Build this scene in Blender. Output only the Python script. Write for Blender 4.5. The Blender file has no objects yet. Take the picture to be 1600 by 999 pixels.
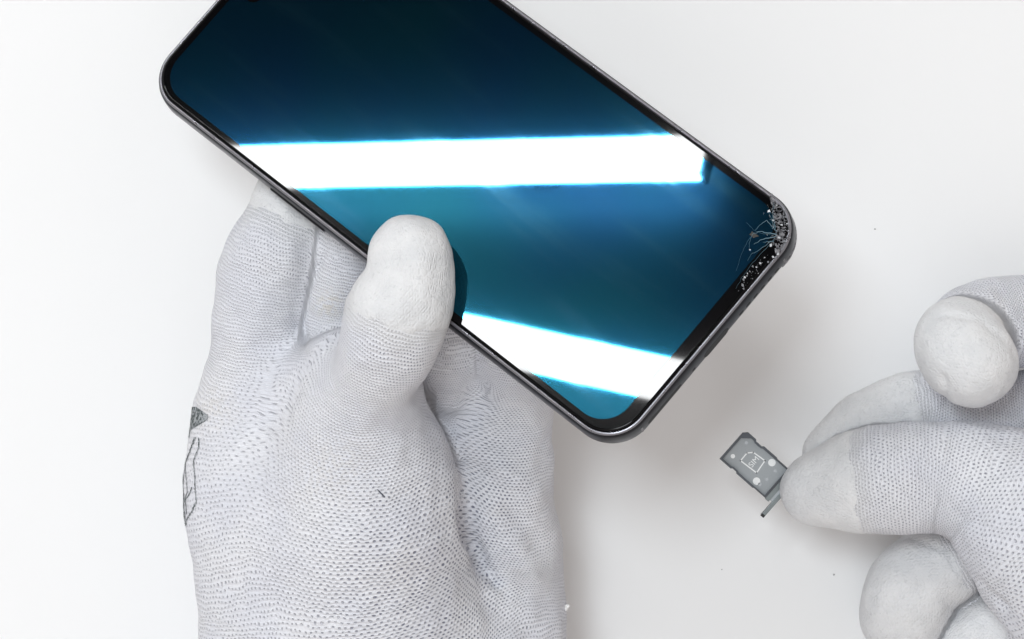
import bpy, bmesh, math, random
import numpy as np
from mathutils import Vector, Matrix
from mathutils.bvhtree import BVHTree

# ------------------------------------------------------------------ camera, world, lamps, exposure
S = 0.01                      # the scene is measured in centimetres, built in metres
F, D = 5437.0, 95.0           # focal length in photo pixels, camera height in cm above the table top
sc = bpy.context.scene
col = sc.collection
cam_d = bpy.data.cameras.new('camera'); cam = bpy.data.objects.new('camera', cam_d); col.objects.link(cam)
cam.location = (0, 0, D*S)
cam_d.sensor_width = 36.0; cam_d.sensor_fit = 'HORIZONTAL'
cam_d.lens = 36.0*F/1600.0
cam_d.clip_start = 0.01; cam_d.clip_end = 50
cam_d.dof.use_dof = False; cam_d.dof.focus_distance = (D-8.5)*S; cam_d.dof.aperture_fstop = 170
sc.camera = cam
sc.render.engine = 'CYCLES'
sc.view_settings.view_transform = 'Standard'; sc.view_settings.look = 'None'
sc.view_settings.exposure = 0.06; sc.view_settings.gamma = 1.0

world = bpy.data.worlds.new("World"); sc.world = world; world.use_nodes = True
wb = world.node_tree.nodes['Background']
wb.inputs['Color'].default_value = (1.0, 0.91, 0.84, 1); wb.inputs['Strength'].default_value = 0.565

def area(name, loc, target, size, power, color):
    ld = bpy.data.lights.new(name, 'AREA'); ld.shape = 'SQUARE'; ld.size = size*S
    ld.energy = power; ld.color = color
    o = bpy.data.objects.new(name, ld); col.objects.link(o)
    o.location = Vector(loc)*S
    o.rotation_euler = (Vector(target)-Vector(loc)).to_track_quat('-Z', 'Y').to_euler()
    return o
area('key_lamp', (-25, 27, 150), (1, 0, 5), 34, 9.0, (0.88, 0.955, 1.0))
area('fill_lamp', (-25, -75, 150), (0, -3, 4), 110, 4.0, (0.97, 0.98, 1.0))

rng = random.Random(7)
nrng = np.random.default_rng(7)

def at(px, py, z):
    """photo pixel + height above the table (cm) -> scene point (cm)"""
    return Vector(((px-800)/F*(D-z), (499.5-py)/F*(D-z), z))

# ------------------------------------------------------------------ helpers
def tag(o, label=None, cat=None, group=None, kind=None):
    if label: o['label'] = label
    if cat: o['category'] = cat
    if group: o['group'] = group
    if kind: o['kind'] = kind
    return o

def link(name, mesh, mat=None, parent=None):
    o = bpy.data.objects.new(name, mesh); col.objects.link(o)
    if mat: mesh.materials.append(mat)
    if parent is not None: o.parent = parent
    return o

def from_bm(name, bm, mat, parent=None, smooth=True, angle=None):
    me = bpy.data.meshes.new(name); bm.normal_update(); bm.to_mesh(me); bm.free()
    me.transform(Matrix.Scale(S, 4))
    if smooth: me.shade_smooth()
    if angle: me.set_sharp_from_angle(angle=math.radians(angle))
    return link(name, me, mat, parent)

class N:
    """short node-tree writer"""
    def __init__(s, name):
        s.m = bpy.data.materials.new(name); s.m.use_nodes = True
        s.t = s.m.node_tree; s.b = s.t.nodes['Principled BSDF']
    def n(s, typ, **kw):
        nd = s.t.nodes.new(typ)
        ins = kw.pop('ins', {})
        for k, v in kw.items(): setattr(nd, k, v)
        for k, v in ins.items(): s.set(nd.inputs[k], v)
        return nd
    def set(s, sock, v):
        if isinstance(v, bpy.types.NodeSocket): s.t.links.new(v, sock)
        else: sock.default_value = v
    def math(s, op, a, b=None, c=None, clamp=False):
        nd = s.t.nodes.new('ShaderNodeMath'); nd.operation = op; nd.use_clamp = clamp
        s.set(nd.inputs[0], a)
        if b is not None: s.set(nd.inputs[1], b)
        if c is not None: s.set(nd.inputs[2], c)
        return nd.outputs[0]
    def remap(s, v, a, b, c=0.0, d=1.0, smooth=True):
        nd = s.t.nodes.new('ShaderNodeMapRange'); nd.interpolation_type = 'SMOOTHSTEP' if smooth else 'LINEAR'
        s.set(nd.inputs[0], v)
        for i, x in enumerate((a, b, c, d)): s.set(nd.inputs[i+1], x)
        return nd.outputs[0]
    def mix(s, f, a, b):
        nd = s.t.nodes.new('ShaderNodeMix'); nd.data_type = 'RGBA'
        s.set(nd.inputs[0], f); s.set(nd.inputs[6], a); s.set(nd.inputs[7], b)
        return nd.outputs[2]
    def noise(s, vec, scale, detail=3, rough=0.55, dist=0.0):
        nd = s.t.nodes.new('ShaderNodeTexNoise'); s.set(nd.inputs['Vector'], vec)
        nd.inputs['Scale'].default_value = scale; nd.inputs['Detail'].default_value = detail
        nd.inputs['Roughness'].default_value = rough; nd.inputs['Distortion'].default_value = dist
        return nd.outputs[0]
    def attr(s, name):
        nd = s.t.nodes.new('ShaderNodeAttribute'); nd.attribute_name = name
        return nd
    def obj(s): return s.n('ShaderNodeTexCoord').outputs['Object']
    def bump(s, h, strength, dist, normal=None):
        nd = s.t.nodes.new('ShaderNodeBump'); s.set(nd.inputs['Height'], h)
        nd.inputs['Strength'].default_value = strength; nd.inputs['Distance'].default_value = dist
        if normal is not None: s.set(nd.inputs['Normal'], normal)
        return nd.outputs[0]
    def p(s, **kw):
        for k, v in kw.items(): s.set(s.b.inputs[k.replace('_', ' ')], v)
        return s.m

def plain(name, colour, rough=0.5, metal=0.0, **kw):
    m = N(name); m.p(Base_Color=(*colour, 1), Roughness=rough, Metallic=metal, **kw); return m.m

# ------------------------------------------------------------------ materials
def mat_table():
    m = N('white_laminate'); c = m.obj()
    a = m.noise(c, 3.0, 4); b = m.noise(c, 900.0, 2)
    colr = m.mix(a, (0.82, 0.825, 0.835, 1), (0.85, 0.853, 0.86, 1))
    m.p(Base_Color=colr, Roughness=m.remap(a, .3, .7, .48, .6), Specular_IOR_Level=0.35, Normal=m.bump(b, .06, .0002))
    return m.m

def mat_knit():
    m = N('knitted_glove_yarn')
    uv = m.n('ShaderNodeUVMap', uv_map='stitch').outputs[0]
    o = m.obj()
    wob = m.n('ShaderNodeTexNoise', ins={'Vector': o, 'Scale': 260.0, 'Detail': 2.0})
    wv = m.n('ShaderNodeVectorMath', operation='SUBTRACT', ins={0: wob.outputs['Color'], 1: (.5, .5, .5)})
    wsc = m.n('ShaderNodeVectorMath', operation='SCALE', ins={0: wv.outputs[0], 'Scale': .85})
    add = m.n('ShaderNodeVectorMath', operation='ADD', ins={0: uv, 1: wsc.outputs[0]})
    sep = m.n('ShaderNodeSeparateXYZ', ins={0: add.outputs[0]})
    u, v = sep.outputs[0], sep.outputs[1]
    cu = m.math('COSINE', m.math('MULTIPLY', u, 2*math.pi)); cv = m.math('COSINE', m.math('MULTIPLY', v, 2*math.pi))
    prod = m.math('MULTIPLY', cu, cv)                                   # staggered stitch holes
    opn = m.attr('open').outputs['Fac']
    big = m.noise(o, 55.0, 3); vary = m.noise(o, 500.0, 2)
    opn2 = m.math('ADD', opn, m.math('MULTIPLY_ADD', big, .6, -.3))
    prod = m.math('ADD', m.math('MULTIPLY', prod, .60), m.math('MULTIPLY', m.math('COSINE', m.math('MULTIPLY', v, 4*math.pi)), .42))
    lo = m.math('MULTIPLY_ADD', opn2, -.34, .50)
    hole = m.remap(prod, lo, m.math('ADD', lo, .55))
    amp = m.math('MULTIPLY', hole, m.remap(vary, .3, .65, .35, 1.0))
    amp = m.math('MULTIPLY', amp, m.remap(opn2, -.1, .9, .50, 1.0), clamp=True)
    near = m.attr('near_coat').outputs['Fac']                            # coating soaked into the last rows of yarn
    amp = m.math('MULTIPLY', amp, m.math('MULTIPLY_ADD', near, -.75, 1.0))
    fib = m.noise(o, 2600.0, 3, .7)
    yarn = m.mix(m.remap(big, .3, .7), (0.725, 0.74, 0.805, 1), (0.795, 0.805, 0.85, 1))
    yarn = m.mix(m.remap(fib, .25, .75, .16, 0.0), yarn, (0.38, 0.39, 0.45, 1))
    c = m.mix(amp, yarn, (0.19, 0.20, 0.27, 1))
    c = m.mix(m.math('MULTIPLY', near, .6), c, (0.70, 0.705, 0.72, 1))
    soil = m.math('MULTIPLY', m.attr('soil').outputs['Fac'], m.remap(m.noise(o, 700.0, 2), .35, .6))
    c = m.mix(m.math('MULTIPLY', soil, .6), c, (0.60, 0.52, 0.36, 1))
    row = m.math('MULTIPLY', m.math('COSINE', m.math('MULTIPLY', v, 4*math.pi)), .18)
    h = m.math('ADD', m.math('SUBTRACT', 1.0, m.math('MULTIPLY', hole, .9)), m.math('ADD', row, m.math('MULTIPLY', fib, .35)))
    m.p(Base_Color=c, Roughness=.92, Specular_IOR_Level=.2, Sheen_Weight=.12, Sheen_Roughness=.5,
        Normal=m.bump(h, .85, .0007, m.bump(m.noise(o, 120.0, 3), .35, .0012)))
    return m.m

def mat_coat():
    m = N('matte_fingertip_coating'); o = m.obj()
    a = m.noise(o, 160.0, 4); cr = m.n('ShaderNodeTexVoronoi', feature='DISTANCE_TO_EDGE', ins={'Vector': o, 'Scale': 620.0}).outputs[0]
    f = m.noise(o, 1500.0, 4, .7)
    sp = m.remap(m.noise(o, 850.0, 2), .60, .72)
    c = m.mix(m.remap(a, .3, .7), (0.68, 0.69, 0.71, 1), (0.745, 0.75, 0.765, 1))
    c = m.mix(m.math('MULTIPLY', sp, .30), c, (0.42, 0.43, 0.45, 1))
    uv = m.n('ShaderNodeUVMap', uv_map='stitch').outputs[0]; sp_ = m.n('ShaderNodeSeparateXYZ', ins={0: uv})
    wv = m.math('MULTIPLY', m.math('COSINE', m.math('MULTIPLY', sp_.outputs[0], 2*math.pi)), m.math('COSINE', m.math('MULTIPLY', sp_.outputs[1], 2*math.pi)))
    wv = m.math('MULTIPLY', wv, m.remap(m.noise(o, 240.0, 2), .38, .62, .05, .55))
    c = m.mix(m.math('MULTIPLY', m.math('MAXIMUM', wv, 0.0), .18), c, (0.46, 0.47, 0.52, 1))
    h = m.math('ADD', m.math('MULTIPLY', m.remap(cr, 0, .25), .35), m.math('ADD', f, m.math('MULTIPLY', a, 1.4)))
    h = m.math('SUBTRACT', h, m.math('MULTIPLY', wv, .40))
    m.p(Base_Color=c, Roughness=.62, Specular_IOR_Level=.35, Normal=m.bump(h, .5, .0006))
    return m.m

def mat_display():
    m = N('blue_lcd_panel_glass'); o = m.obj()
    mp = m.n('ShaderNodeMapping', ins={'Vector': o, 'Scale': (14., 110., 1.), 'Rotation': (0, 0, math.radians(-14))})
    st = m.noise(mp.outputs[0], 1.0, 4, .6)                 # wiped finger smears
    gr = m.noise(o, 14.0, 2, .5)
    tint = m.mix(m.remap(gr, .3, .7), (0.0135, 0.078, 0.190, 1), (0.0135, 0.118, 0.172, 1))
    base = m.mix(m.math('MULTIPLY', m.remap(st, .48, .78), .6), tint, (0.045, 0.16, 0.25, 1))
    m.p(Base_Color=base, Metallic=1.0, Roughness=m.remap(st, .4, .8, .0125, .018),
        Specular_IOR_Level=.5)
    return m.m

def mat_metal(name, colour, rough=.32):
    m = N(name); o = m.obj(); a = m.noise(o, 300.0, 3)
    m.p(Base_Color=(*colour, 1), Metallic=.9, Roughness=m.remap(a, .3, .7, rough-.04, rough+.06))
    return m.m

def mat_ink():
    m = N('dark_green_grey_ink'); o = m.obj()
    a = m.noise(o, 1100.0, 2, .7)
    m.p(Base_Color=m.mix(m.remap(a, .42, .62), (0.06, 0.075, 0.078, 1), (0.34, 0.36, 0.38, 1)), Roughness=.9)
    return m.m

def mat_crushed():
    m = N('crushed_glass_and_metal'); o = m.obj()
    a = m.noise(o, 900.0, 3, .7); v = m.n('ShaderNodeTexVoronoi', ins={'Vector': o, 'Scale': 900.0}).outputs[0]
    c = m.mix(m.remap(a, .38, .62), (0.05, 0.05, 0.06, 1), (0.30, 0.30, 0.32, 1))
    m.p(Base_Color=c, Roughness=.45, Metallic=.35, Normal=m.bump(m.math('ADD', a, v), .9, .0006))
    return m.m

M = dict(table=mat_table(), knit=mat_knit(), coat=mat_coat(), display=mat_display(),
         glass=plain('black_front_glass', (0.0015, 0.0015, 0.002), .02, Specular_IOR_Level=.17),
         rim=mat_metal('chamfer_highlight_metal', (0.27, 0.27, 0.30), .30),  # chamfer highlight painted in: lighter base colour than the frame side
         frame=mat_metal('dark_grey_metal', (0.032, 0.033, 0.038), .32),
         back=plain('dark_back_glass', (0.02, 0.022, 0.026), .25),
         black=plain('black_recess', (0.006, 0.006, 0.007), .6),
         crushed=mat_crushed(),
         shard=plain('pale_glass_splinter', (0.55, 0.57, 0.60), .25),
         shard2=plain('grey_glass_splinter', (0.20, 0.21, 0.23), .3),
         crack=plain('fine_glass_crack', (0.06, 0.13, 0.17), .35),
         lens=plain('camera_lens_glass', (0.002, 0.003, 0.006), .05),
         tray=mat_metal('grey_tray_metal', (0.30, 0.315, 0.33), .40),
         tray_dark=mat_metal('dark_tray_edge', (0.075, 0.08, 0.09), .33),
         traypl=plain('grey_tray_plastic', (0.31, 0.335, 0.355), .35),
         face=mat_metal('tray_cap_metal', (0.18, 0.20, 0.205), .34),
         print=plain('white_print_and_holes', (0.80, 0.82, 0.83), .5),
         ink=mat_ink(),
         lint=plain('white_lint', (0.85, 0.85, 0.85), .9),
         fibre=plain('dark_fibre', (0.03, 0.035, 0.06), .8),
         ceiling=plain('grey_ceiling_paint', (0.07, 0.07, 0.07), .9),
         housing=plain('dark_lamp_housing', (0.03, 0.03, 0.03), .5))
tube = N('lit_lamp_tube'); tube.p(Base_Color=(1, 1, 1, 1), Emission_Color=(0.97, 0.99, 1.0, 1), Emission_Strength=75.0); M['tube'] = tube.m

# ------------------------------------------------------------------ table and ceiling
def box_bm(bm, c, s, rot=None):
    r = bmesh.ops.create_cube(bm, size=1.0)
    bmesh.ops.scale(bm, vec=s, verts=r['verts'])
    if rot is not None: bmesh.ops.rotate(bm, cent=(0, 0, 0), matrix=rot, verts=r['verts'])
    bmesh.ops.translate(bm, vec=c, verts=r['verts'])
    return r['verts']

bm = bmesh.new(); box_bm(bm, (0, 0, -1.5), (240, 140, 3))
bmesh.ops.bevel(bm, geom=bm.edges[:], offset=.3, segments=3, affect='EDGES')
tag(from_bm('table_top', bm, M['table'], smooth=True, angle=40), kind='structure')
bm = bmesh.new(); box_bm(bm, (-105, 140, 190.6), (300, 220, 4))
tag(from_bm('ceiling', bm, M['ceiling'], smooth=False), kind='structure')

def tube_lamp(p0, p1, w, label):
    """a straight ceiling lamp: metal housing hung below the ceiling with a lit diffuser round it"""
    p0, p1 = Vector(p0), Vector(p1); L = (p1-p0).length; a = math.atan2(p1.y-p0.y, p1.x-p0.x)
    root = bpy.data.objects.new('ceiling_lamp', None); col.objects.link(root)
    root.location = (p0+p1)/2*S; root.rotation_euler = (0, 0, a)
    tag(root, label, 'ceiling lamp', 'ceiling lamps above the table')
    bm = bmesh.new(); box_bm(bm, (0, 0, 0), (L, w, 1.5)); bmesh.ops.bevel(bm, geom=bm.edges[:], offset=.3, segments=2, affect='EDGES')
    from_bm('diffuser', bm, M['tube'], root)
    bm = bmesh.new()
    box_bm(bm, (0, 0, 1.2), (L, w*.35, .9)); from_bm('housing', bm, M['housing'], root, False)
    for sx in (-1, 1):
        bm = bmesh.new(); box_bm(bm, (sx*(L/2+.25), 0, .1), (.4, w-.1, 1.6)); from_bm('end_cap', bm, M['housing'], root, False)
        bm = bmesh.new(); box_bm(bm, (sx*L*.35, 0, 2.63), (2.5, 1.0, 1.9)); from_bm('hanger', bm, M['housing'], root, False)
tube_lamp((-68.3, 157.5, 185), (-187.0, 175.8, 185), 4.9, 'long lit tube lamp mirrored as the upper white bar across the phone glass')
tube_lamp((-60.0, 128.1, 185), (-150.0, 162.9, 185), 4.2, 'long lit tube lamp mirrored as the lower white bar near the phone bottom')

# ------------------------------------------------------------------ smartphone
PL, PW, PT = 16.1, 7.42, 0.84
def rotm(a, t, r):
    ca, sa, ct, st, cr, sr = math.cos(a), math.sin(a), math.cos(t), math.sin(t), math.cos(r), math.sin(r)
    return (Matrix(((ca, -sa, 0), (sa, ca, 0), (0, 0, 1))) @ Matrix(((ct, 0, -st), (0, 1, 0), (st, 0, ct)))
            @ Matrix(((1, 0, 0), (0, cr, -sr), (0, sr, cr))))
PR = rotm(*[math.radians(x) for x in (-37.7, 20.4, -7.6)])
PC = Vector((-1.05, 4.07, 8.35))
phone = bpy.data.objects.new('smartphone', None); col.objects.link(phone)
phone.matrix_world = Matrix.Translation(PC*S) @ PR.to_4x4()
tag(phone, 'dark glass smartphone with a crushed corner held at an angle above the table', 'smartphone')

def loc_px(px, py, off=PT/2):
    """photo pixel -> point on the phone's own top plane (phone coordinates, cm)"""
    n = PR @ Vector((0, 0, 1)); o = PC+n*off; C = Vector((0, 0, D)); d = Vector(((px-800)/F, (499.5-py)/F, -1))
    h = C+d*((o-C).dot(n)/d.dot(n))
    return PR.transposed() @ (h-PC)

def rrect(hx, hy, r, seg=14):
    pts = []
    for cx, cy, a0 in ((hx-r, hy-r, 0), (-hx+r, hy-r, 90), (-hx+r, -hy+r, 180), (hx-r, -hy+r, 270)):
        for k in range(seg+1):
            a = math.radians(a0+90*k/seg); pts.append((cx+r*math.cos(a), cy+r*math.sin(a)))
    return pts

def loft(rings, cap_first=False, cap_last=False, jitter=None):
    bm = bmesh.new(); vs = []
    for z, pts in rings: vs.append([bm.verts.new((x, y, z)) for x, y in pts])
    n = len(vs[0])
    for a, b in zip(vs, vs[1:]):
        for i in range(n): bm.faces.new((a[i], a[(i+1) % n], b[(i+1) % n], b[i]))
    if cap_first: bm.faces.new(vs[0][::-1])
    if cap_last: bm.faces.new(vs[-1])
    bmesh.ops.recalc_face_normals(bm, faces=bm.faces[:])
    return bm

CR = 1.08
def ring(inset, z, seg=14): return (z, rrect(PL/2-inset, PW/2-inset, max(CR-inset, .3), seg))
# metal frame side
bm = loft([ring(.30, -.40), ring(.14, -.375), ring(.04, -.27), ring(0, -.12), ring(0, .10), ring(.012, .24), ring(.03, .31), ring(.055, .335)])
# slots cut into the bottom end: dark recess pieces are added as parts below
from_bm('frame', bm, M['frame'], phone)
bm = loft([ring(.055, .335), ring(.062, .36), ring(.08, .376), ring(.105, .385), ring(.125, .38), ring(.135, .28)])
from_bm('frame_rim', bm, M['rim'], phone)
bm = loft([ring(1.6, -.42), ring(.55, -.42), ring(.36, -.412), ring(.295, -.39)], cap_first=True)
from_bm('back_cover', bm, M['back'], phone)
bm = loft([ring(.14, .33), ring(.145, .375), ring(.155, .398), ring(.17, .4125), ring(.19, .419), ring(.20, .42), ring(.203, .42), ring(.4, .42)], cap_last=True)
from_bm('front_glass', bm, M['glass'], phone, angle=50)
# display: bottom end (x+) has the widest black border
x0, x1, y0, y1 = -PL/2+.36, PL/2-.50, -PW/2+.33, PW/2-.34
pts = [(x+(x0+x1)/2, y+(y0+y1)/2) for x, y in rrect((x1-x0)/2, (y1-y0)/2, .78)]
bm = bmesh.new(); f = bm.faces.new([bm.verts.new((x, y, .4235)) for x, y in pts])
from_bm('display', bm, M['display'], phone, False)
# punch-hole camera
h = loc_px(397, -9)
bm = bmesh.new(); bmesh.ops.create_circle(bm, cap_ends=True, segments=32, radius=.23, matrix=Matrix.Translation((h.x, h.y, .4255)))
fc = from_bm('front_camera', bm, M['glass'], phone, False)
bm = bmesh.new(); bmesh.ops.create_circle(bm, cap_ends=True, segments=24, radius=.11, matrix=Matrix.Translation((h.x, h.y, .4275)))
from_bm('lens', bm, M['lens'], fc, False)
# earpiece slit at the top end
bm = bmesh.new(); box_bm(bm, (-PL/2+.27, 0, .4175), (.05, 1.3, .012)); from_bm('earpiece', bm, M['black'], phone, False)

# openings in the bottom end (x = +PL/2)
def slot(name, yc, w, hgt, z=-.04, mat='black', depth=.02):
    pts = []
    r = hgt/2
    for k in range(9):
        a = math.radians(-90+180*k/8); pts.append((yc+w/2-r+r*math.cos(a), z+r*math.sin(a)))
    for k in range(9):
        a = math.radians(90+180*k/8); pts.append((yc-w/2+r+r*math.cos(a), z+r*math.sin(a)))
    bm = bmesh.new()
    a = [bm.verts.new((PL/2+.003, y, zz)) for y, zz in pts]; b = [bm.verts.new((PL/2-.08, y*1.0, zz)) for y, zz in pts]
    n = len(a); bm.faces.new(a)
    for i in range(n): bm.faces.new((a[i], a[(i+1) % n], b[(i+1) % n], b[i]))
    bmesh.ops.recalc_face_normals(bm, faces=bm.faces[:])
    return from_bm(name, bm, M[mat], phone, False)
slot('empty_tray_slot', -1.95, 1.25, .17)
slot('charging_port', 0, .92, .30)
slot('microphone_hole', -.85, .12, .12)
for k in range(6): slot('speaker_hole', .95+k*.27, .17, .12)
for y in (-2.78, 2.6):
    bm = bmesh.new(); box_bm(bm, (PL/2-.02, y, -.01), (.045, .06, .235)); from_bm('antenna_line', bm, plain('grey_plastic', (.2, .2, .21), .5), phone, False)
# side keys on the long edges
for y, xs in ((PW/2, ((-3.1, 1.0), )), (-PW/2, ((-2.6, 1.9), ))):
    for xc, ln in xs:
        bm = bmesh.new(); box_bm(bm, (xc, y, -.02), (ln, .07, .2)); bmesh.ops.bevel(bm, geom=bm.edges[:], offset=.03, segments=2, affect='EDGES')
        from_bm('side_key', bm, M['frame'], phone)

# crushed corner (x+, y+)
def corner_pt(ang, inset):
    a = math.radians(ang); r = CR-inset
    return (PL/2-CR+r*math.cos(a), PW/2-CR+r*math.sin(a))
bm = bmesh.new(); rows = []
NA, NI = 46, 9
for i in range(NA):
    f = i/(NA-1); ang = -8+106*f
    w = math.sin(math.pi*min(1, max(0, f)))**.6
    row = []
    for j in range(NI):
        g = j/(NI-1)
        inset = -.012 + g*(.10+.34*w) + (rng.uniform(-.02, .02) if 0 < j else 0) + (rng.uniform(-.07, .04)*w if j == NI-1 else 0)
        zz = [-.22, .05, .24, .345, .41, .425, .43, .425, .421][j] + (rng.uniform(-.03, .022) if 0 < j < NI-1 else 0)
        if j > 4: inset += .02
        x, y = corner_pt(ang, inset); row.append(bm.verts.new((x, y, zz)))
    rows.append(row)
for a, b in zip(rows, rows[1:]):
    for j in range(NI-1): bm.faces.new((a[j], b[j], b[j+1], a[j+1]))
bmesh.ops.recalc_face_normals(bm, faces=bm.faces[:])
from_bm('crushed_corner', bm, M['crushed'], phone, False)

def chip(bm_, x, y, z, r, tilt=.5, up=.012):
    n = rng.randint(3, 5); a0 = rng.uniform(0, 6.28); M3 = Matrix.Rotation(rng.uniform(-tilt, tilt), 3, 'X') @ Matrix.Rotation(rng.uniform(-tilt, tilt), 3, 'Y')
    t, b = [], []
    for k in range(n):
        rr = r*rng.uniform(.5, 1.2); a = a0+6.28*k/n
        v = M3 @ Vector((rr*math.cos(a), rr*math.sin(a)*rng.uniform(.5, 1), 0))
        t.append(bm_.verts.new((x+v.x, y+v.y, z+v.z+up))); b.append(bm_.verts.new((x+v.x, y+v.y, z+v.z-.01)))
    bm_.faces.new(t)
    for k in range(n): bm_.faces.new((t[k], b[k], b[(k+1) % n], t[(k+1) % n]))
# loose splinters that can be told apart along the corner and the lower border
spots = [(1202, 330, .05), (1208, 345, .04), (1206, 318, .035), (1222, 352, .05), (1228, 340, .035), (1232, 362, .045), (1218, 372, .05),
         (1205, 384, .06), (1212, 390, .045), (1219, 335, .04), (1214, 322, .03), (1226, 378, .05), (1208, 402, .045), (1200, 410, .04),
         (1195, 403, .028), (1188, 412, .035), (1182, 418, .028), (1176, 417, .04), (1172, 425, .03), (1167, 432, .025), (1162, 438, .05),
         (1161, 446, .06), (1162, 452, .05), (1176, 436, .02), (1185, 428, .02), (1172, 391, .035), (1201, 331, .055), (1194, 404, .02),
         (1225, 325, .03), (1230, 350, .03), (1222, 390, .04), (1216, 398, .04), (1235, 372, .03), (1168, 428, .022), (1164, 434, .03)]
for px, py, r in spots:
    p = loc_px(px, py); bm = bmesh.new(); chip(bm, p.x, p.y, .436, r)
    from_bm('glass_splinter', bm, M['shard'] if rng.random() < .4 else M['shard2'], phone, False)
bm = bmesh.new()
for k in range(200):
    a = rng.uniform(0, 90); ins = rng.triangular(.05, .62, .15); x, y = corner_pt(a, ins); x += rng.gauss(0, .03)
    chip(bm, x, y, .425+rng.uniform(0, .012), rng.uniform(.008, .026), .7, .01)
for k in range(26):
    t = rng.random(); px, py = 1200-42*t+rng.gauss(0, 3), 398+52*t+rng.gauss(0, 3.0); p = loc_px(px, py)
    chip(bm, p.x, p.y, .43, rng.uniform(.006, .016), .7, .008)
tag(from_bm('glass_crumbs', bm, M['shard2'], phone, False), kind='stuff')

def strip(bm_, pts, w, z):
    """a thin raised ridge along 2D points"""
    vs = []
    for i, (x, y) in enumerate(pts):
        a = pts[max(0, i-1)]; b = pts[min(len(pts)-1, i+1)]; d = Vector((b[0]-a[0], b[1]-a[1])).normalized(); nx, ny = -d.y, d.x
        ww = w*(1-.6*i/(len(pts)-1))
        vs.append((bm_.verts.new((x+nx*ww, y+ny*ww, z-.004)), bm_.verts.new((x, y, z+.005)), bm_.verts.new((x-nx*ww, y-ny*ww, z-.004))))
    for a, b in zip(vs, vs[1:]):
        for j in (0, 1): bm_.faces.new((a[j], a[j+1], b[j+1], b[j]))
cracks = [([(1214, 366), (1200, 364), (1188, 362), (1176, 366)], .030), ([(1212, 370), (1200, 372), (1188, 376), (1178, 382)], .026),
          ([(1214, 362), (1204, 352), (1198, 344), (1190, 350), (1180, 360)], .022), ([(1212, 358), (1207, 348), (1203, 338), (1201, 330)], .018),
          ([(1212, 356), (1208, 340), (1208, 328), (1209, 316)], .018), ([(1210, 374), (1196, 384), (1184, 392), (1174, 398), (1168, 408)], .014),
          ([(1206, 380), (1188, 398), (1172, 416), (1158, 436), (1150, 452)], .008), ([(1178, 364), (1168, 378), (1158, 398), (1150, 424)], .007),
          ([(1212, 366), (1192, 366), (1178, 360), (1166, 348)], .008), ([(1210, 378), (1200, 378), (1192, 379)], .018), ([(1176, 366), (1171, 380), (1170, 392)], .010)]
for pp, w in cracks:
    q = []
    for (a, b), (c, d) in zip(pp, pp[1:]):
        for k in range(4):
            t = k/4; p = loc_px(a+(c-a)*t+rng.uniform(-.7, .7), b+(d-b)*t+rng.uniform(-.7, .7)); q.append((p.x, p.y))
    p = loc_px(*pp[-1]); q.append((p.x, p.y))
    bm = bmesh.new(); strip(bm, q, w*.5, .430); from_bm('glass_crack', bm, M['crack'], phone)
# dirty lifted patch where the cracks meet
bm = bmesh.new(); p = loc_px(1178, 368)
vs = [bm.verts.new((p.x+r*math.cos(a), p.y+r*math.sin(a)*.7, .4275)) for a, r in [(k*.63, rng.uniform(.05, .15)) for k in range(10)]]
bm.faces.new(vs); from_bm('chipped_patch', bm, plain('brown_grey_chipped_glass', (.03, .025, .02), .6), phone, False)

# ------------------------------------------------------------------ gloved hands: one continuous surface from blended tapered bones
def smin(a, b, k):
    h = np.clip(.5+.5*(b-a)/k, 0, 1)
    return b*(1-h)+a*h-k*h*(1-h)

def surface_nets(V, lo, vox):
    """V: 3D array of signed distance -> verts, quads"""
    s = V < 0
    nx, ny, nz = V.shape
    corners = [(i, j, k) for i in (0, 1) for j in (0, 1) for k in (0, 1)]
    cnt = np.zeros((nx-1, ny-1, nz-1), np.int8)
    for i, j, k in corners: cnt += s[i:nx-1+i, j:ny-1+j, k:nz-1+k]
    cells = np.argwhere((cnt > 0) & (cnt < 8))
    idx = -np.ones((nx-1, ny-1, nz-1), np.int64); idx[tuple(cells.T)] = np.arange(len(cells))
    acc = np.zeros((len(cells), 3)); num = np.zeros(len(cells))
    for a in corners:
        for ax in range(3):
            if a[ax]: continue
            b = list(a); b[ax] = 1
            va = V[cells[:, 0]+a[0], cells[:, 1]+a[1], cells[:, 2]+a[2]]; vb = V[cells[:, 0]+b[0], cells[:, 1]+b[1], cells[:, 2]+b[2]]
            m = (va < 0) != (vb < 0); t = np.zeros_like(va); t[m] = va[m]/(va[m]-vb[m])
            p = np.array(a, float)[None].repeat(len(cells), 0); p[:, ax] += t
            acc[m] += p[m]; num[m] += 1
    verts = (cells+acc/num[:, None])*vox+np.array(lo)
    quads = []
    for ax in range(3):
        sl0 = [slice(None)]*3; sl1 = [slice(None)]*3; sl0[ax] = slice(0, -1); sl1[ax] = slice(1, None)
        e = np.argwhere(s[tuple(sl0)] != s[tuple(sl1)])
        o1, o2 = [a for a in range(3) if a != ax]
        ok = (e[:, o1] > 0) & (e[:, o2] > 0) & (e[:, o1] < V.shape[o1]-1) & (e[:, o2] < V.shape[o2]-1); e = e[ok]
        flip = s[tuple(e.T)]
        q = []
        for d1, d2 in ((0, 0), (1, 0), (1, 1), (0, 1)):
            c = e.copy(); c[:, o1] -= d1; c[:, o2] -= d2; q.append(idx[tuple(c.T)])
        q = np.stack(q, 1)
        if ax == 1: flip = ~flip
        q[~flip] = q[~flip][:, ::-1]
        quads.append(q)
    return verts, np.concatenate(quads)

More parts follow.
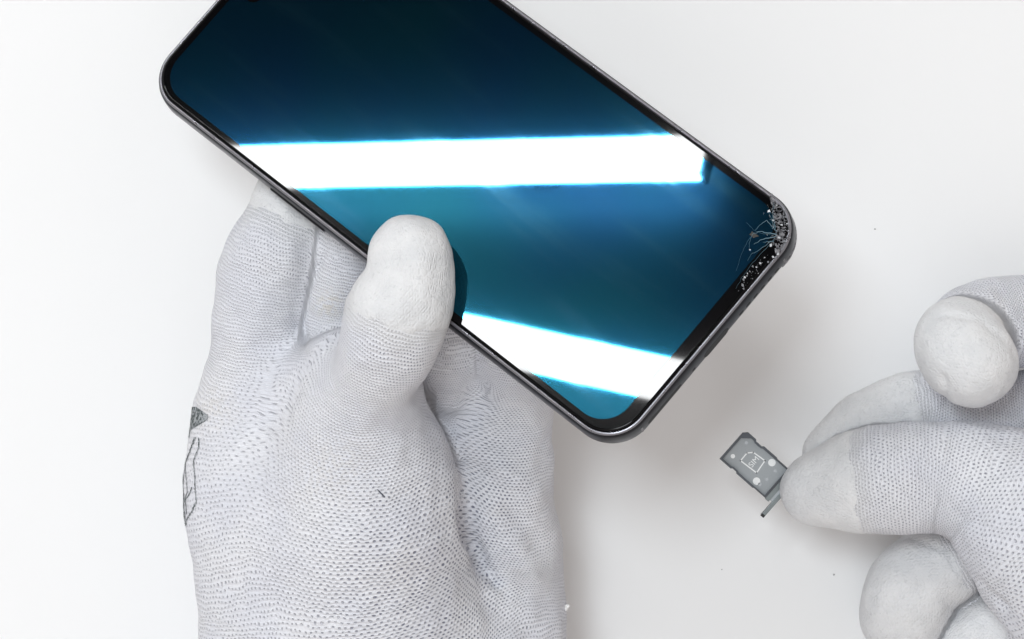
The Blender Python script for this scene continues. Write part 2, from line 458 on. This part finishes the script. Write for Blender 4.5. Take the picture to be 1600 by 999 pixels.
def build_field(groups, vox, pad=.6):
    pts = np.array([p for g in groups for p in g['w']]); rad = np.array([r for g in groups for r in g['r']])
    lo = (pts-rad[:, None]).min(0)-pad; hi = (pts+rad[:, None]).max(0)+pad
    n = np.ceil((hi-lo)/vox).astype(int)
    ax = [lo[i]+np.arange(n[i])*vox for i in range(3)]
    total = np.full(n, 9.0, np.float32)
    for g in groups:
        A = np.full(n, 9.0, np.float32); k = g.get('k', .4)
        dp, dr = dense(g, 4)[:2]
        for p, q, r0, r1 in zip(dp, dp[1:], dr, dr[1:]):
            p, q = np.array(p), np.array(q); R = max(r0, r1)+1.2
            i0 = np.clip(((np.minimum(p, q)-R-lo)/vox).astype(int), 0, n); i1 = np.clip(((np.maximum(p, q)+R-lo)/vox).astype(int)+1, 0, n)
            sl = tuple(slice(a, b) for a, b in zip(i0, i1))
            X, Y, Z = np.meshgrid(*[ax[i][sl[i]].astype(np.float32) for i in range(3)], indexing='ij')
            d = q-p; t = ((X-p[0])*d[0]+(Y-p[1])*d[1]+(Z-p[2])*d[2])/max(1e-6, float(d@d)); t = np.clip(t, 0, 1)
            fz = g.get('fz', 1.0)
            dist = np.sqrt((X-p[0]-t*d[0])**2+(Y-p[1]-t*d[1])**2+((Z-p[2]-t*d[2])/fz)**2)-(r0+(r1-r0)*t)
            A[sl] = smin(A[sl], dist.astype(np.float32), .12)
        total = smin(total, A, g.get('kj', .3))
    return total, lo

def dense(g, per=14):
    w = [np.array(p) for p in g['w']]; r = g['r']; P, Rr = [], []
    ww = [2*w[0]-w[1]]+w+[2*w[-1]-w[-2]]; rr = [r[0]]+list(r)+[r[-1]]
    for i in range(len(w)-1):
        a, b, c, d = ww[i:i+4]
        for k in range(per):
            t = k/per
            P.append(.5*((2*b)+(-a+c)*t+(2*a-5*b+4*c-d)*t*t+(-a+3*b-3*c+d)*t**3)); Rr.append(.5*(2*rr[i+1]+(rr[i+2]-rr[i])*t+(2*rr[i]-5*rr[i+1]+4*rr[i+2]-rr[i+3])*t*t+(-rr[i]+3*rr[i+1]-3*rr[i+2]+rr[i+3])*t**3))
    P.append(w[-1]); Rr.append(r[-1])
    P = np.array(P); Rr = np.array(Rr); T = np.gradient(P, axis=0); T /= np.linalg.norm(T, axis=1)[:, None]
    seg = np.linalg.norm(np.diff(P, axis=0), axis=1)
    U = np.zeros_like(P); up = np.array(g.get('up', (0, 0, 1.)))
    for i in range(len(P)):
        up = up-T[i]*(up@T[i]); up /= np.linalg.norm(up); U[i] = up
    per_c = .120+.037*Rr
    s = np.r_[0, np.cumsum(seg)]; sv = np.r_[0, np.cumsum(seg/((per_c[1:]+per_c[:-1])/2))]
    return P, Rr, T, U, np.cross(T, U), s, sv, per_c

def make_hand(name, groups, vox, creases, mats_label, nw=84, bulges=(), soil=(), openf=None, relax=(), uvrelax=()):
    V, lo = build_field(groups, vox)
    vs, quads = surface_nets(V, lo, vox)
    # relax a little
    E = np.concatenate([quads[:, [0, 1]], quads[:, [1, 2]], quads[:, [2, 3]], quads[:, [3, 0]]])
    deg = np.bincount(E.ravel(), minlength=len(vs)).astype(float)
    for it in range(3):
        acc = np.stack([np.bincount(E[:, 0], vs[E[:, 1], c], len(vs))+np.bincount(E[:, 1], vs[E[:, 0], c], len(vs)) for c in range(3)], 1)
        vs = vs*.45+acc/deg[:, None]*.55
    for sx, sy, srx, sry, iters in relax:          # ease the hollow between two joints
        p0 = np.stack([800+vs[:, 0]*F/(D-vs[:, 2]), 499.5-vs[:, 1]*F/(D-vs[:, 2])], 1)
        wm = np.exp(-((p0[:, 0]-sx)/srx)**4-((p0[:, 1]-sy)/sry)**4)
        ok = wm > .02; em = ok[E[:, 0]] & ok[E[:, 1]]; Es = E[em]; dg = np.bincount(Es.ravel(), minlength=len(vs)).astype(float)
        mv = np.where((dg >= deg-.5) & ok)[0]
        for it in range(iters):
            for c in range(3):
                ac = np.bincount(Es[:, 0], vs[Es[:, 1], c], len(vs))+np.bincount(Es[:, 1], vs[Es[:, 0], c], len(vs))
                vs[mv, c] += wm[mv]*.6*(ac[mv]/dg[mv]-vs[mv, c])
    def normals(v):
        a = v[quads[:, 2]]-v[quads[:, 0]]; b = v[quads[:, 3]]-v[quads[:, 1]]; fn = np.cross(a, b)
        n = np.stack([sum(np.bincount(quads[:, q], fn[:, c], len(v)) for q in range(4)) for c in range(3)], 1)
        return n/np.maximum(1e-9, np.linalg.norm(n, axis=1))[:, None]
    nrm = normals(vs)
    if (nrm[np.argmax(vs[:, 2])][2]) < 0: quads = quads[:, ::-1]; nrm = -nrm
    # where the vertex lies in the picture plane of the measurements (used to place folds)
    def pix(v): return np.stack([800+v[:, 0]*F/(D-v[:, 2]), 499.5-v[:, 1]*F/(D-v[:, 2])], 1)
    px = pix(vs); top = np.clip((nrm[:, 2]+.25)*2.5, 0, 1)
    disp = np.zeros(len(vs))
    for pl, wid, dep in creases:
        pl = np.array(pl, float); best = np.full(len(vs), 1e9); par = np.zeros(len(vs))
        for i, (a, b) in enumerate(zip(pl, pl[1:])):
            d = b-a; t = np.clip(((px-a)@d)/(d@d), 0, 1); q = np.linalg.norm(px-a-t[:, None]*d, axis=1)
            m = q < best; best[m] = q[m]; par[m] = (i+t[m])/(len(pl)-1)
        disp -= dep*np.exp(-(best/wid)**2)*np.clip(np.sin(np.pi*np.clip(par, .04, .96))*2.2, 0, 1)*top
    # soft cloth unevenness
    for f, a in ((.9, .030), (2.1, .014), (4.3, .006)):
        ph = nrng.uniform(0, 6.28, (4, 3)); dr = nrng.normal(size=(4, 3)); dr /= np.linalg.norm(dr, axis=1)[:, None]
        for k in range(4): disp += a*np.sin(vs@dr[k]*f*2+ph[k, 0])*np.cos(vs@dr[(k+1) % 4]*f*1.7+ph[k, 1])
    vs = vs+nrm*disp[:, None]; nrm = normals(vs)
    if (nrm[np.argmax(vs[:, 2])][2]) < 0: nrm = -nrm
    px = pix(vs)
    # stitch coordinates following every finger
    wsum = np.zeros(len(vs)); uv = np.zeros((len(vs), 2)); coat = np.full(len(vs), -9.0)
    res = []
    groups = [g for g in groups if 'ghost' not in g]
    for g in groups:
        P, Rr, T, U, B, s, sv, pc = dense(g)
        best = np.full(len(vs), 1e9); bi = np.zeros(len(vs), int)
        for i in range(len(P)):
            d = np.linalg.norm(vs-P[i], axis=1)-Rr[i]*.999; m = d < best; best[m] = d[m]; bi[m] = i
        dv = vs-P[bi]; al = (dv*T[bi]).sum(1); ang = np.arctan2((dv*B[bi]).sum(1), (dv*U[bi]).sum(1))
        bc = np.clip(al, -.25, .25) if False else al
        v = sv[bi]+np.where((bi == 0) | (bi == len(P)-1), np.clip(al, -3, 3), al)/pc[bi]
        # smooth across the sample steps
        u = ang/(2*math.pi)*g.get('nw', nw)
        sl = s[bi]+al
        g['_uv'] = (u, v); res.append((u, v, best, sl, g, s, P))
    for k, (u, v, best, sl, g, s, P) in enumerate(res):
        if 'match' in g:
            j, mx, my = g['match']
            d = np.hypot(px[:, 0]-mx, px[:, 1]-my)+np.where(nrm[:, 2] > 0, 0, 1e6); i = np.argsort(d)[:12]
            u += np.median(res[j][0][i]-u[i]); v += np.median(res[j][1][i]-v[i])
    # chains of one cluster flow into each other: fit the second chain's stitches to the first along their seam
    for k, r_ in enumerate(res):
        if 'fit' in r_[4]:
            j = r_[4]['fit']; m = (np.abs(res[j][2]-r_[2]) < .25) & (nrm[:, 2] > .2) & (np.minimum(res[j][2], r_[2]) < 1.2) & (px[:, 1] < 950) & (px[:, 1] > 600)
            X = np.c_[np.ones(m.sum()), px[m], px[m, 1]**2/1000]; Xa = np.c_[np.ones(len(vs)), px, px[:, 1]**2/1000]
            r_[0][:] += np.median((res[j][0]-r_[0])[m]); X = X[:, [0, 2]]; Xa = Xa[:, [0, 2]]
            c_ = np.linalg.lstsq(X, (res[j][1]-r_[1])[m], rcond=None)[0]; r_[1][:] += np.clip(Xa@c_, -6+np.median(Xa@c_), 6+np.median(Xa@c_))
    cl = [g.get('cl', 100+k) for k, (*_, g, s_, P_) in enumerate(res)]
    cmin = {c: np.min([r[2] for r, cc in zip(res, cl) if cc == c], axis=0) for c in set(cl)}
    bmin = np.min([r[2] for r in res], axis=0)
    for (u, v, best, sl, g, s, P), c in zip(res, cl):
        w = np.exp(-(best-cmin[c])/.35-(cmin[c]-bmin)/.03); wsum += w; uv[:, 0] += w*u; uv[:, 1] += w*v
    uv /= wsum[:, None]
    for sx, sy, srx, sry, iters in uvrelax:        # even out the stitches where a narrow joint meets a broad one
        wm = np.exp(-((px[:, 0]-sx)/srx)**4-((px[:, 1]-sy)/sry)**4)*(nrm[:, 2] > .05)
        ok = wm > .01; em = ok[E[:, 0]] & ok[E[:, 1]]; Es = E[em]; dg = np.bincount(Es.ravel(), minlength=len(vs)).astype(float)
        mv = np.where((dg >= deg-.5) & ok)[0]; wv = np.clip(wm[mv]*1.6, 0, 1)
        sub = np.where(ok)[0]; lut = np.zeros(len(vs), int); lut[sub] = np.arange(len(sub)); e0, e1 = lut[Es[:, 0]], lut[Es[:, 1]]; ms = lut[mv]
        for c in (0, 1):
            q = uv[sub, c].copy()
            for it in range(iters):
                ac = np.bincount(e0, q[e1], len(sub))+np.bincount(e1, q[e0], len(sub)); q[ms] += wv*.9*(ac[ms]/dg[mv]-q[ms])
            uv[sub, c] = q
    dom = np.argmin([r[2] for r in res], axis=0)
    for k, (u, v, best, sl, g, s, P) in enumerate(res):
        if 'coat' in g:
            cpt = np.array(at(*g['coat'])); st = s[np.argmin(np.linalg.norm(P-cpt, axis=1))]
            wob = .03*np.sin(u*.9)+.05*np.sin(u*.37+2)+g.get('tilt', 0)*np.cos(u/g.get('nw', nw)*2*math.pi+g.get('tph', 0))
            m = (dom == k); coat[m] = (sl-st+wob)[m]
    me = bpy.data.meshes.new('knit_shell'); me.from_pydata((vs*S).tolist(), [], quads.tolist())
    at_o = me.attributes.new('open', 'FLOAT', 'POINT'); at_o.data.foreach_set('value', openf(px, nrm) if openf else np.zeros(len(vs)))
    at_n = me.attributes.new('near_coat', 'FLOAT', 'POINT'); tt = np.clip((coat+.62)/.62, 0, 1); at_n.data.foreach_set('value', tt*tt*(3-2*tt))
    sl_ = np.zeros(len(vs))
    for sx, sy, sr, sa in soil: sl_ += sa*np.exp(-((px[:, 0]-sx)**2+(px[:, 1]-sy)**2)/sr**2)
    at_s = me.attributes.new('soil', 'FLOAT', 'POINT'); at_s.data.foreach_set('value', sl_)
    ul = me.uv_layers.new(name='stitch'); li = np.empty(len(me.loops), np.int32); me.loops.foreach_get('vertex_index', li)
    ul.data.foreach_set('uv', uv[li].ravel().astype(np.float32)); me.shade_smooth()
    root = bpy.data.objects.new(name, None); col.objects.link(root)
    body = link('knit_shell', me, M['knit'], root)
    # dipped coatings: a thin skin over each fingertip, tapering to nothing at its edge
    for k, g in enumerate(groups):
        if 'coat' not in g: continue
        vm = (dom == k) & (coat > -.12); fm = vm[quads].all(1)
        if fm.sum() < 10: continue
        used = np.unique(quads[fm]); mp = -np.ones(len(vs), int); mp[used] = np.arange(len(used))
        th = np.clip(coat[used]*.16, -.012, .030)
        # close the border of the skin down into the yarn
        q = mp[quads[fm]]; e = np.sort(np.concatenate([q[:, [0, 1]], q[:, [1, 2]], q[:, [2, 3]], q[:, [3, 0]]]), 1)
        key = e[:, 0]*len(used)+e[:, 1]; uq, c = np.unique(key, return_counts=True); bd = uq[c == 1]; bv = np.unique(np.r_[bd//len(used), bd % len(used)])
        th[bv] = -.04
        me2 = bpy.data.meshes.new('fingertip_coating'); me2.from_pydata(((vs[used]+nrm[used]*th[:, None])*S).tolist(), [], q.tolist()); me2.shade_smooth()
        ul2 = me2.uv_layers.new(name='stitch'); l2 = np.empty(len(me2.loops), np.int32); me2.loops.foreach_get('vertex_index', l2)
        ul2.data.foreach_set('uv', uv[used][l2].ravel().astype(np.float32))
        link('fingertip_coating', me2, M['coat'], root)
    bvh = BVHTree.FromPolygons((vs).tolist(), quads.tolist())
    return root, bvh

def chain(rows, **kw):
    g = dict(w=[tuple(at(x, y, z)) for x, y, z, r in rows], r=[r for *_, r in rows]); g.update(kw); return g

def open_left(px, nrm):
    x, y = px[:, 0], px[:, 1]
    return (.15+.85*np.exp(-((x-680)/150)**2-((y-900)/190)**2)+.35*np.exp(-((x-640)/60)**2-((y-560)/60)**2)
            +.45*np.exp(-((x-800)/80)**2-((y-680)/150)**2)-.35*np.exp(-((x-380)/110)**2-((y-660)/150)**2))

left_groups = [
    chain([(600, 1420, 4.4, 2.6), (600, 1150, 4.8, 2.9), (592, 1000, 5.2, 2.85), (574, 900, 5.8, 2.66), (568, 800, 6.5, 2.62), (566, 715, 7.05, 2.12),
           (563, 655, 7.85, 1.58), (575, 604, 8.8, 1.06), (602, 547, 9.7, 1.17), (622, 490, 10.15, 1.2), (640, 440, 10.33, 1.03), (641, 400, 10.28, .95)],
          k=.35, cl=1, coat=(632, 486, 10.2), tilt=.12, tph=1.2),
    chain([(480, 1420, 4.4, 2.6), (475, 1150, 4.6, 2.7), (462, 1000, 4.7, 2.45), (435, 880, 4.9, 2.15), (405, 770, 5.0, 1.95), (390, 660, 5.1, 1.46),
           (400, 565, 5.5, 1.22), (407, 480, 5.8, 1.16), (428, 400, 6.1, 1.24), (456, 332, 6.1, 1.0), (476, 275, 5.9, .92)],
          k=.4, kj=1.5, cl=1, coat=(452, 346, 6.1), match=(0, 440, 760), fit=0),
    chain([(585, 600, 8.1, 1.1), (545, 578, 7.5, 1.02), (503, 598, 6.5, 1.05), (435, 612, 5.2, 1.1)], kj=.6, ghost=1),
    chain([(560, 760, 4.9, 1.4), (525, 640, 5.2, 1.25), (524, 560, 5.5, 1.03), (531, 480, 5.9, .93), (545, 400, 6.4, .92), (570, 320, 6.6, .88)],
          k=.3, kj=.42, match=(1, 520, 560)),
    chain([(720, 1420, 4.2, 2.3), (735, 1150, 4.2, 2.3), (756, 1000, 4.0, 1.98), (762, 900, 3.9, 1.82), (760, 800, 4.3, 1.6), (725, 705, 5.0, 1.28),
           (700, 610, 5.55, 1.02), (695, 520, 7.2, .92), (700, 440, 7.8, .88)],
          k=.35, kj=.16, match=(0, 740, 880)),
    chain([(782, 1000, 4.1, 1.60), (782, 880, 4.1, 1.50), (784, 770, 5.0, 1.27), (796, 690, 5.3, 1.1), (804, 610, 6.0, .95), (800, 540, 7.4, .86), (800, 480, 8.2, .82)],
          k=.35, kj=.5, match=(3, 760, 800)),
    chain([(715, 985, 4.6, 1.7), (700, 1080, 4.7, 2.3), (690, 1250, 4.6, 2.6)], kj=.9, ghost=1),
]
left_creases = [
    ([(640, 612), (662, 632), (700, 668), (722, 730), (733, 800)], 11, .08),
    ([(727, 770), (736, 840), (758, 888), (790, 925)], 10, .34),
    ([(742, 560), (740, 600), (756, 628)], 9, .04),
    ([(650, 606), (700, 622), (745, 632)], 12, .03),
    ([(700, 665), (760, 710), (830, 770)], 16, -.12), ([(725, 720), (790, 780), (860, 880)], 15, .13), ([(745, 800), (800, 850), (865, 940)], 14, -.08),
    ([(512, 385), (494, 420), (481, 460), (476, 505), (478, 546)], 4, .11), ([(478, 545), (476, 575)], 10, .04),
    ([(320, 610), (380, 580), (440, 585)], 14, .03), ([(306, 650), (350, 658), (420, 640)], 22, .04),
    ([(345, 490), (400, 500), (460, 480)], 9, .03), ([(350, 420), (400, 432), (480, 420)], 8, .025),
    ([(560, 545), (620, 560), (670, 590)], 8, .02), ([(545, 575), (600, 592), (640, 612)], 9, .03),
    ([(480, 700), (560, 690), (640, 720)], 26, -.05), ([(400, 800), (520, 790), (640, 830)], 16, .04),
    ([(850, 700), (856, 760), (866, 800)], 12, .06), ([(730, 920), (790, 960), (850, 1000)], 16, .06),
]
left_hand, lbvh = make_hand('gloved_left_hand', left_groups, .075, left_creases, '', nw=94,
                            soil=[(515, 475, 20, .6), (330, 640, 40, .25), (520, 735, 60, .25)], openf=open_left, relax=((575, 680, 75, 85, 160), (800, 690, 60, 90, 60)), uvrelax=((560, 700, 85, 130, 900), (400, 720, 70, 110, 500), (785, 740, 50, 110, 500), (735, 960, 60, 50, 500)))
tag(left_hand, 'left hand in grey knit work glove with thumb pressed on the phone screen', 'gloved hand', 'hands in grey knit gloves')

def open_right(px, nrm):
    return .35+0*px[:, 0]
right_groups = [
    chain([(1960, 960, 4.2, 3.4), (1830, 930, 4.4, 3.2), (1735, 900, 4.7, 2.9), (1650, 835, 4.8, 2.45), (1560, 772, 4.7, 1.74), (1480, 748, 4.5, 1.43), (1400, 747, 4.35, 1.46),
           (1335, 754, 4.15, 1.24), (1274, 765, 4.0, .9)], k=.4, coat=(1338, 754, 4.15), tilt=.06),
    chain([(1790, 640, 3.2, 2.0), (1700, 640, 2.8, 1.4), (1600, 645, 2.5, 1.1), (1500, 650, 2.5, 1.05), (1425, 647, 2.6, 1.06), (1352, 671, 2.75, .96), (1302, 706, 2.95, .78)],
          k=.35, kj=.14, coat=(1425, 647, 2.6)),
    chain([(1830, 640, 3.4, 2.0), (1740, 560, 2.9, 1.45), (1650, 505, 2.9, 1.22), (1560, 506, 3.2, 1.20), (1512, 520, 3.8, 1.14)], k=.35, kj=.15),
    chain([(1535, 520, 3.7, .95), (1500, 532, 4.6, 1.06), (1500, 545, 5.3, 1.12), (1522, 566, 5.6, 1.10)], k=.3, kj=.10, coat=(1515, 527, 4.1), up=(0, 1, 0), nw=70),
    chain([(1760, 850, 2.6, 1.6), (1650, 815, 2.1, 1.2), (1565, 830, 1.9, 1.05), (1492, 872, 1.95, 1.09), (1437, 905, 1.85, 1.17), (1420, 935, 1.75, 1.19), (1412, 965, 1.6, 1.08)],
          k=.3, kj=.12, coat=(1492, 880, 1.95)),
    chain([(1780, 1000, 2.2, 1.6), (1680, 985, 1.8, 1.25), (1595, 978, 1.7, 1.1), (1540, 988, 1.6, 1.04), (1508, 1030, 1.5, 1.0), (1490, 1070, 1.4, .92)],
          k=.3, kj=.12, coat=(1570, 980, 1.7)),
    chain([(1960, 850, 3.6, 3.5), (1850, 800, 3.4, 3.0), (1800, 720, 3.2, 2.6)], k=.6, kj=.5),
    chain([(1960, 900, 3.8, 3.4), (2250, 960, 3.8, 3.0)], k=.6, kj=.6),
]
right_creases = [
    ([(1436, 500), (1480, 492), (1530, 500), (1580, 540), (1592, 580)], 5, .05),
    ([(1500, 440), (1545, 470), (1590, 500)], 10, .05), ([(1560, 440), (1572, 470), (1590, 520)], 8, .05),
    ([(1480, 660), (1484, 700), (1500, 740)], 10, .03), ([(1560, 670), (1552, 720), (1570, 790)], 14, .04),
    ([(1340, 640), (1390, 660), (1420, 640)], 10, .04), ([(1470, 580), (1478, 610), (1478, 650)], 6, .07),
    ([(1520, 900), (1545, 930), (1580, 960)], 7, .08), ([(1360, 850), (1420, 842), (1480, 862), (1500, 900)], 6, .05),
    ([(1490, 800), (1530, 820), (1580, 850)], 12, .04),
    ([(1530, 640), (1560, 650), (1600, 655)], 6, .05),
]
right_hand, rbvh = make_hand('gloved_right_hand', right_groups, .075, right_creases, '', nw=84, openf=open_right)
tag(right_hand, 'right hand in grey knit work glove pinching a small tray at the right edge', 'gloved hand', 'hands in grey knit gloves')

# printed mark round the outer side of the left glove (drawn on the side of the knuckle, y/z on the cloth)
def side_pt(py, z):
    y = (499.5-py)/F*(D-z)
    h = lbvh.ray_cast(Vector((-16, y, z)), Vector((1, 0, 0)))
    if h[0] is None: return None
    return h[0]+h[1]*.012
def side_strip(bm_, pts, w):
    q = []
    for (a, za), (b, zb) in zip(pts, pts[1:]):
        for k in range(10):
            t = k/10; p = side_pt(a+(b-a)*t, za+(zb-za)*t-.22)
            if p: q.append(p)
    for a, b in zip(q, q[1:]):
        d = (b-a); n = lbvh.find_nearest(a)[1]; s_ = d.cross(n).normalized()*w*rng.uniform(.8, 2.2)
        try: bm_.faces.new([bm_.verts.new(v) for v in (a-s_, a+s_, b+s_, b-s_)])
        except ValueError: pass
bm = bmesh.new()
ztop = lambda py: 5.75
gy = np.linspace(636, 684, 22)
cells = {}
for i, py in enumerate(gy):
    for j in range(9):
        f = i/21; z0, z1 = 5.3, 5.45+.7*math.sin(math.pi*min(1, f*1.1+.1))
        p = side_pt(py, z0+(z1-z0)*j/8+.05); cells[i, j] = bm.verts.new(p) if p else None
for i in range(21):
    for j in range(8):
        c = [cells[i, j], cells[i+1, j], cells[i+1, j+1], cells[i, j+1]]
        if all(c): bm.faces.new(c)
from_bm('printed_patch', bm, M['ink'], left_hand)
for pts, w in (([(684, 6.15), (700, 5.95), (720, 5.7), (745, 5.55), (775, 5.6), (800, 5.8), (822, 5.9)], .028),
               ([(684, 6.25), (700, 6.3), (720, 6.2), (745, 6.35), (765, 6.4), (785, 6.5), (800, 6.35), (815, 5.95)], .018),
               ([(724, 5.7), (748, 5.9), (770, 6.0), (785, 5.75)], .016), ([(785, 5.75), (775, 6.1), (760, 6.25)], .014),
               ([(770, 5.6), (790, 5.95), (805, 6.05)], .022), ([(800, 5.8), (812, 5.85), (822, 5.9)], .06), ([(640, 5.3), (680, 5.3), (740, 5.2)], .02)):
    bm = bmesh.new(); side_strip(bm, pts, w); from_bm('printed_line', bm, M['ink'], left_hand, False)

# small things caught on the left glove
def on_glove(bvh, px, py, lift=0.0):
    C = Vector((0, 0, D)); d = (at(px, py, 0)-C).normalized(); h = bvh.ray_cast(C, d); return h[0]+h[1]*lift if h[0] else at(px, py, 5)
def tube_bm(pts, r, sides=6):
    bm = bmesh.new(); prev = None
    for i, p in enumerate(pts):
        t = (pts[min(i+1, len(pts)-1)]-pts[max(i-1, 0)]).normalized(); a = t.orthogonal().normalized(); b = t.cross(a)
        rr = r if 0 < i < len(pts)-1 else r*.5
        ringv = [bm.verts.new(p+(a*math.cos(6.283*k/sides)+b*math.sin(6.283*k/sides))*rr) for k in range(sides)]
        if prev:
            for k in range(sides): bm.faces.new((prev[k], prev[(k+1) % sides], ringv[(k+1) % sides], ringv[k]))
        else: bm.faces.new(ringv[::-1])
        prev = ringv
    bm.faces.new(prev); return bm
tag(from_bm('dark_thread', tube_bm([on_glove(lbvh, 589+12*t, 765+12*t, .03) for t in (0, .25, .5, .75, 1)], .016), M['fibre']),
    'short dark thread lying on the thumb base of the left glove', 'thread')
e = at(879, 948, 4.2)
bm = tube_bm([e+Vector((-.1, 0, 0)), e+Vector((.03, .02, .05)), e+Vector((.10, -.02, .06)), e+Vector((.13, -.05, .05))], .028)
for k in range(8):
    bmesh.ops.create_icosphere(bm, subdivisions=1, radius=rng.uniform(.03, .055), matrix=Matrix.Translation(e+Vector((.1+rng.uniform(-.05, .05), -.02+rng.uniform(-.06, .06), .06+rng.uniform(-.03, .03)))))
from_bm('loose_yarn_end', bm, M['lint'], left_hand)
for i, (px, py, r) in enumerate([(1367, 358, .030), (1303, 898, .036), (1128, 890, .022)]):
    bm = bmesh.new(); bmesh.ops.create_icosphere(bm, subdivisions=1, radius=r, matrix=Matrix.Translation(at(px, py, r*.3)) @ Matrix.Diagonal((1, .7, .5, 1)))
    for v in bm.verts: v.co += Vector((rng.uniform(-.3, .3), rng.uniform(-.3, .3), 0))*r
    tag(from_bm('dust_speck', bm, plain('grey_dust', (.35, .35, .36), .9), None, False),
        ['grey dust speck on the white table above the right hand', 'grey dust speck on the table left of the lowest right fingers', 'faint dust speck on the table below the tray'][i], 'dust speck', 'dust specks on the table')

# ------------------------------------------------------------------ card tray held by the right hand
TZ = 3.55
o0 = at(1124, 717, TZ); uv_ = (at(1190, 775, TZ)-o0).normalized(); vv_ = Vector((0, 0, 1)).cross(uv_)
tray = bpy.data.objects.new('card_tray', None); col.objects.link(tray)
tray.matrix_world = Matrix.Translation(o0*S) @ Matrix((uv_, vv_, (0, 0, 1))).transposed().to_4x4()
tag(tray, 'small grey metal card tray pinched at the thumb tip of the right glove', 'card tray')
def prism(pts, z0, z1, mat, name, parent=None, bev=0):
    bm = bmesh.new(); a = [bm.verts.new((x, y, z0)) for x, y in pts]; b = [bm.verts.new((x, y, z1)) for x, y in pts]; n = len(a)
    bm.faces.new(a[::-1]); bm.faces.new(b)
    for i in range(n): bm.faces.new((a[i], a[(i+1) % n], b[(i+1) % n], b[i]))
    bmesh.ops.recalc_face_normals(bm, faces=bm.faces[:])
    if bev: bmesh.ops.bevel(bm, geom=bm.edges[:], offset=bev, segments=2, affect='EDGES')
    return from_bm(name, bm, M[mat], parent if parent is not None else tray, smooth=bool(bev), angle=35 if bev else None)
TL, TW = 1.58, 1.02
outer = [(0, 0), (.38, 0), (.42, .035), (.55, .035), (.59, 0), (1.15, 0), (1.18, .02), (TL, .02), (TL, TW-.02), (1.15, TW-.02), (1.1, TW), (.66, TW), (.62, TW-.04), (.42, TW-.04), (.38, TW), (.10, TW), (0, TW-.10)]
inner = [(.06, .06), (.36, .06), (.42, .085), (.55, .085), (.61, .06), (TL-.06, .06), (TL-.06, TW-.07), (1.1, TW-.07), (.68, TW-.07), (.62, TW-.10), (.42, TW-.10), (.36, TW-.07), (.26, TW-.07), (.06, TW-.24)]
prism(inner, 0, .03, 'traypl', 'tray_floor')
def wall(outer, inner):
    from mathutils.geometry import tessellate_polygon
    bm = bmesh.new()
    tri = tessellate_polygon([[Vector((*p, 0)) for p in outer], [Vector((*p, 0)) for p in inner]]); allp = outer+inner
    for z, fl in ((.13, False), (0, True)):
        vs = [bm.verts.new((*p, z)) for p in allp]
        for t in tri:
            try: bm.faces.new([vs[i] for i in (t[::-1] if fl else t)])
            except ValueError: pass
        if z: tv = vs
        else: bv = vs
    no, ni = len(outer), len(inner)
    for i in range(no): bm.faces.new((tv[i], tv[(i+1) % no], bv[(i+1) % no], bv[i]))
    for i in range(ni): bm.faces.new((tv[no+i], tv[no+(i+1) % ni], bv[no+(i+1) % ni], bv[no+i]))
    bmesh.ops.recalc_face_normals(bm, faces=bm.faces[:]); return bm
from_bm('tray_frame', wall(outer, inner), M['tray_dark'], tray, False)
def disc(x, y, r, name, mat='print', z=.033):
    prism([(x+r*math.cos(k*.3927), y+r*math.sin(k*.3927)) for k in range(16)], .028, z, mat, name)
def tl(px, py):
    p = at(px, py, TZ)-o0; return (p.dot(uv_), p.dot(vv_))
disc(*tl(1145, 713), .058, 'through_hole_disc'); disc(*tl(1206, 723), .10, 'through_hole_disc'); disc(*tl(1182, 752), .10, 'through_hole_disc')  # solid discs stand in for through holes, white like the table below
for q in ((1211, 736), (1198, 749), (1187, 757), (1166, 692)): disc(*tl(*q), .045, 'through_hole_disc', 'tray')
# outline of a card with its cut corner
ic = [tl(*q) for q in ((1157, 720), (1167, 708), (1177, 707), (1195, 720), (1182, 739))]
for a, b in zip(ic, ic[1:]+ic[:1]):
    d = Vector((b[0]-a[0], b[1]-a[1])).normalized(); n_ = Vector((-d.y, d.x))*.016
    a = Vector(a)-d*.016; b = Vector(b)+d*.016
    prism([tuple(a-n_), tuple(b-n_), tuple(b+n_), tuple(a+n_)], .028, .034, 'print', 'printed_outline')
cu = bpy.data.curves.new('card_lettering', 'FONT'); cu.body = 'SIM'; cu.size = .0021; cu.extrude = .00003; cu.align_x = 'CENTER'; cu.align_y = 'CENTER'
tmp = bpy.data.objects.new('tmp', cu); col.objects.link(tmp); bpy.context.view_layer.update()
tme = bpy.data.meshes.new_from_object(tmp); bpy.data.objects.remove(tmp)
to = link('card_lettering', tme, M['print'], tray)
c_ = tl(1178, 722); to.location = (c_[0]*S, c_[1]*S, .031*S); to.rotation_euler = (0, 0, math.radians(90))
prism([(TL, .0), (TL+.13, .0), (TL+.13, TW+.06), (TL, TW+.06)], -.03, .10, 'face', 'tray_neck', bev=.012)
prism([(TL+.13, .06), (TL+.20, .06), (TL+.20, TW), (TL+.13, TW)], -.02, .06, 'tray', 'rubber_seal')
prism([(TL+.20, -.40), (TL+.31, -.40), (TL+.31, TW+.30), (TL+.20, TW+.30)], -.12, .12, 'face', 'tray_cap', bev=.02)
prism([(TL+.205, -.408), (TL+.305, -.408), (TL+.305, -.33), (TL+.205, -.33)], .05, .124, 'black', 'cap_pin_hole', bev=0)
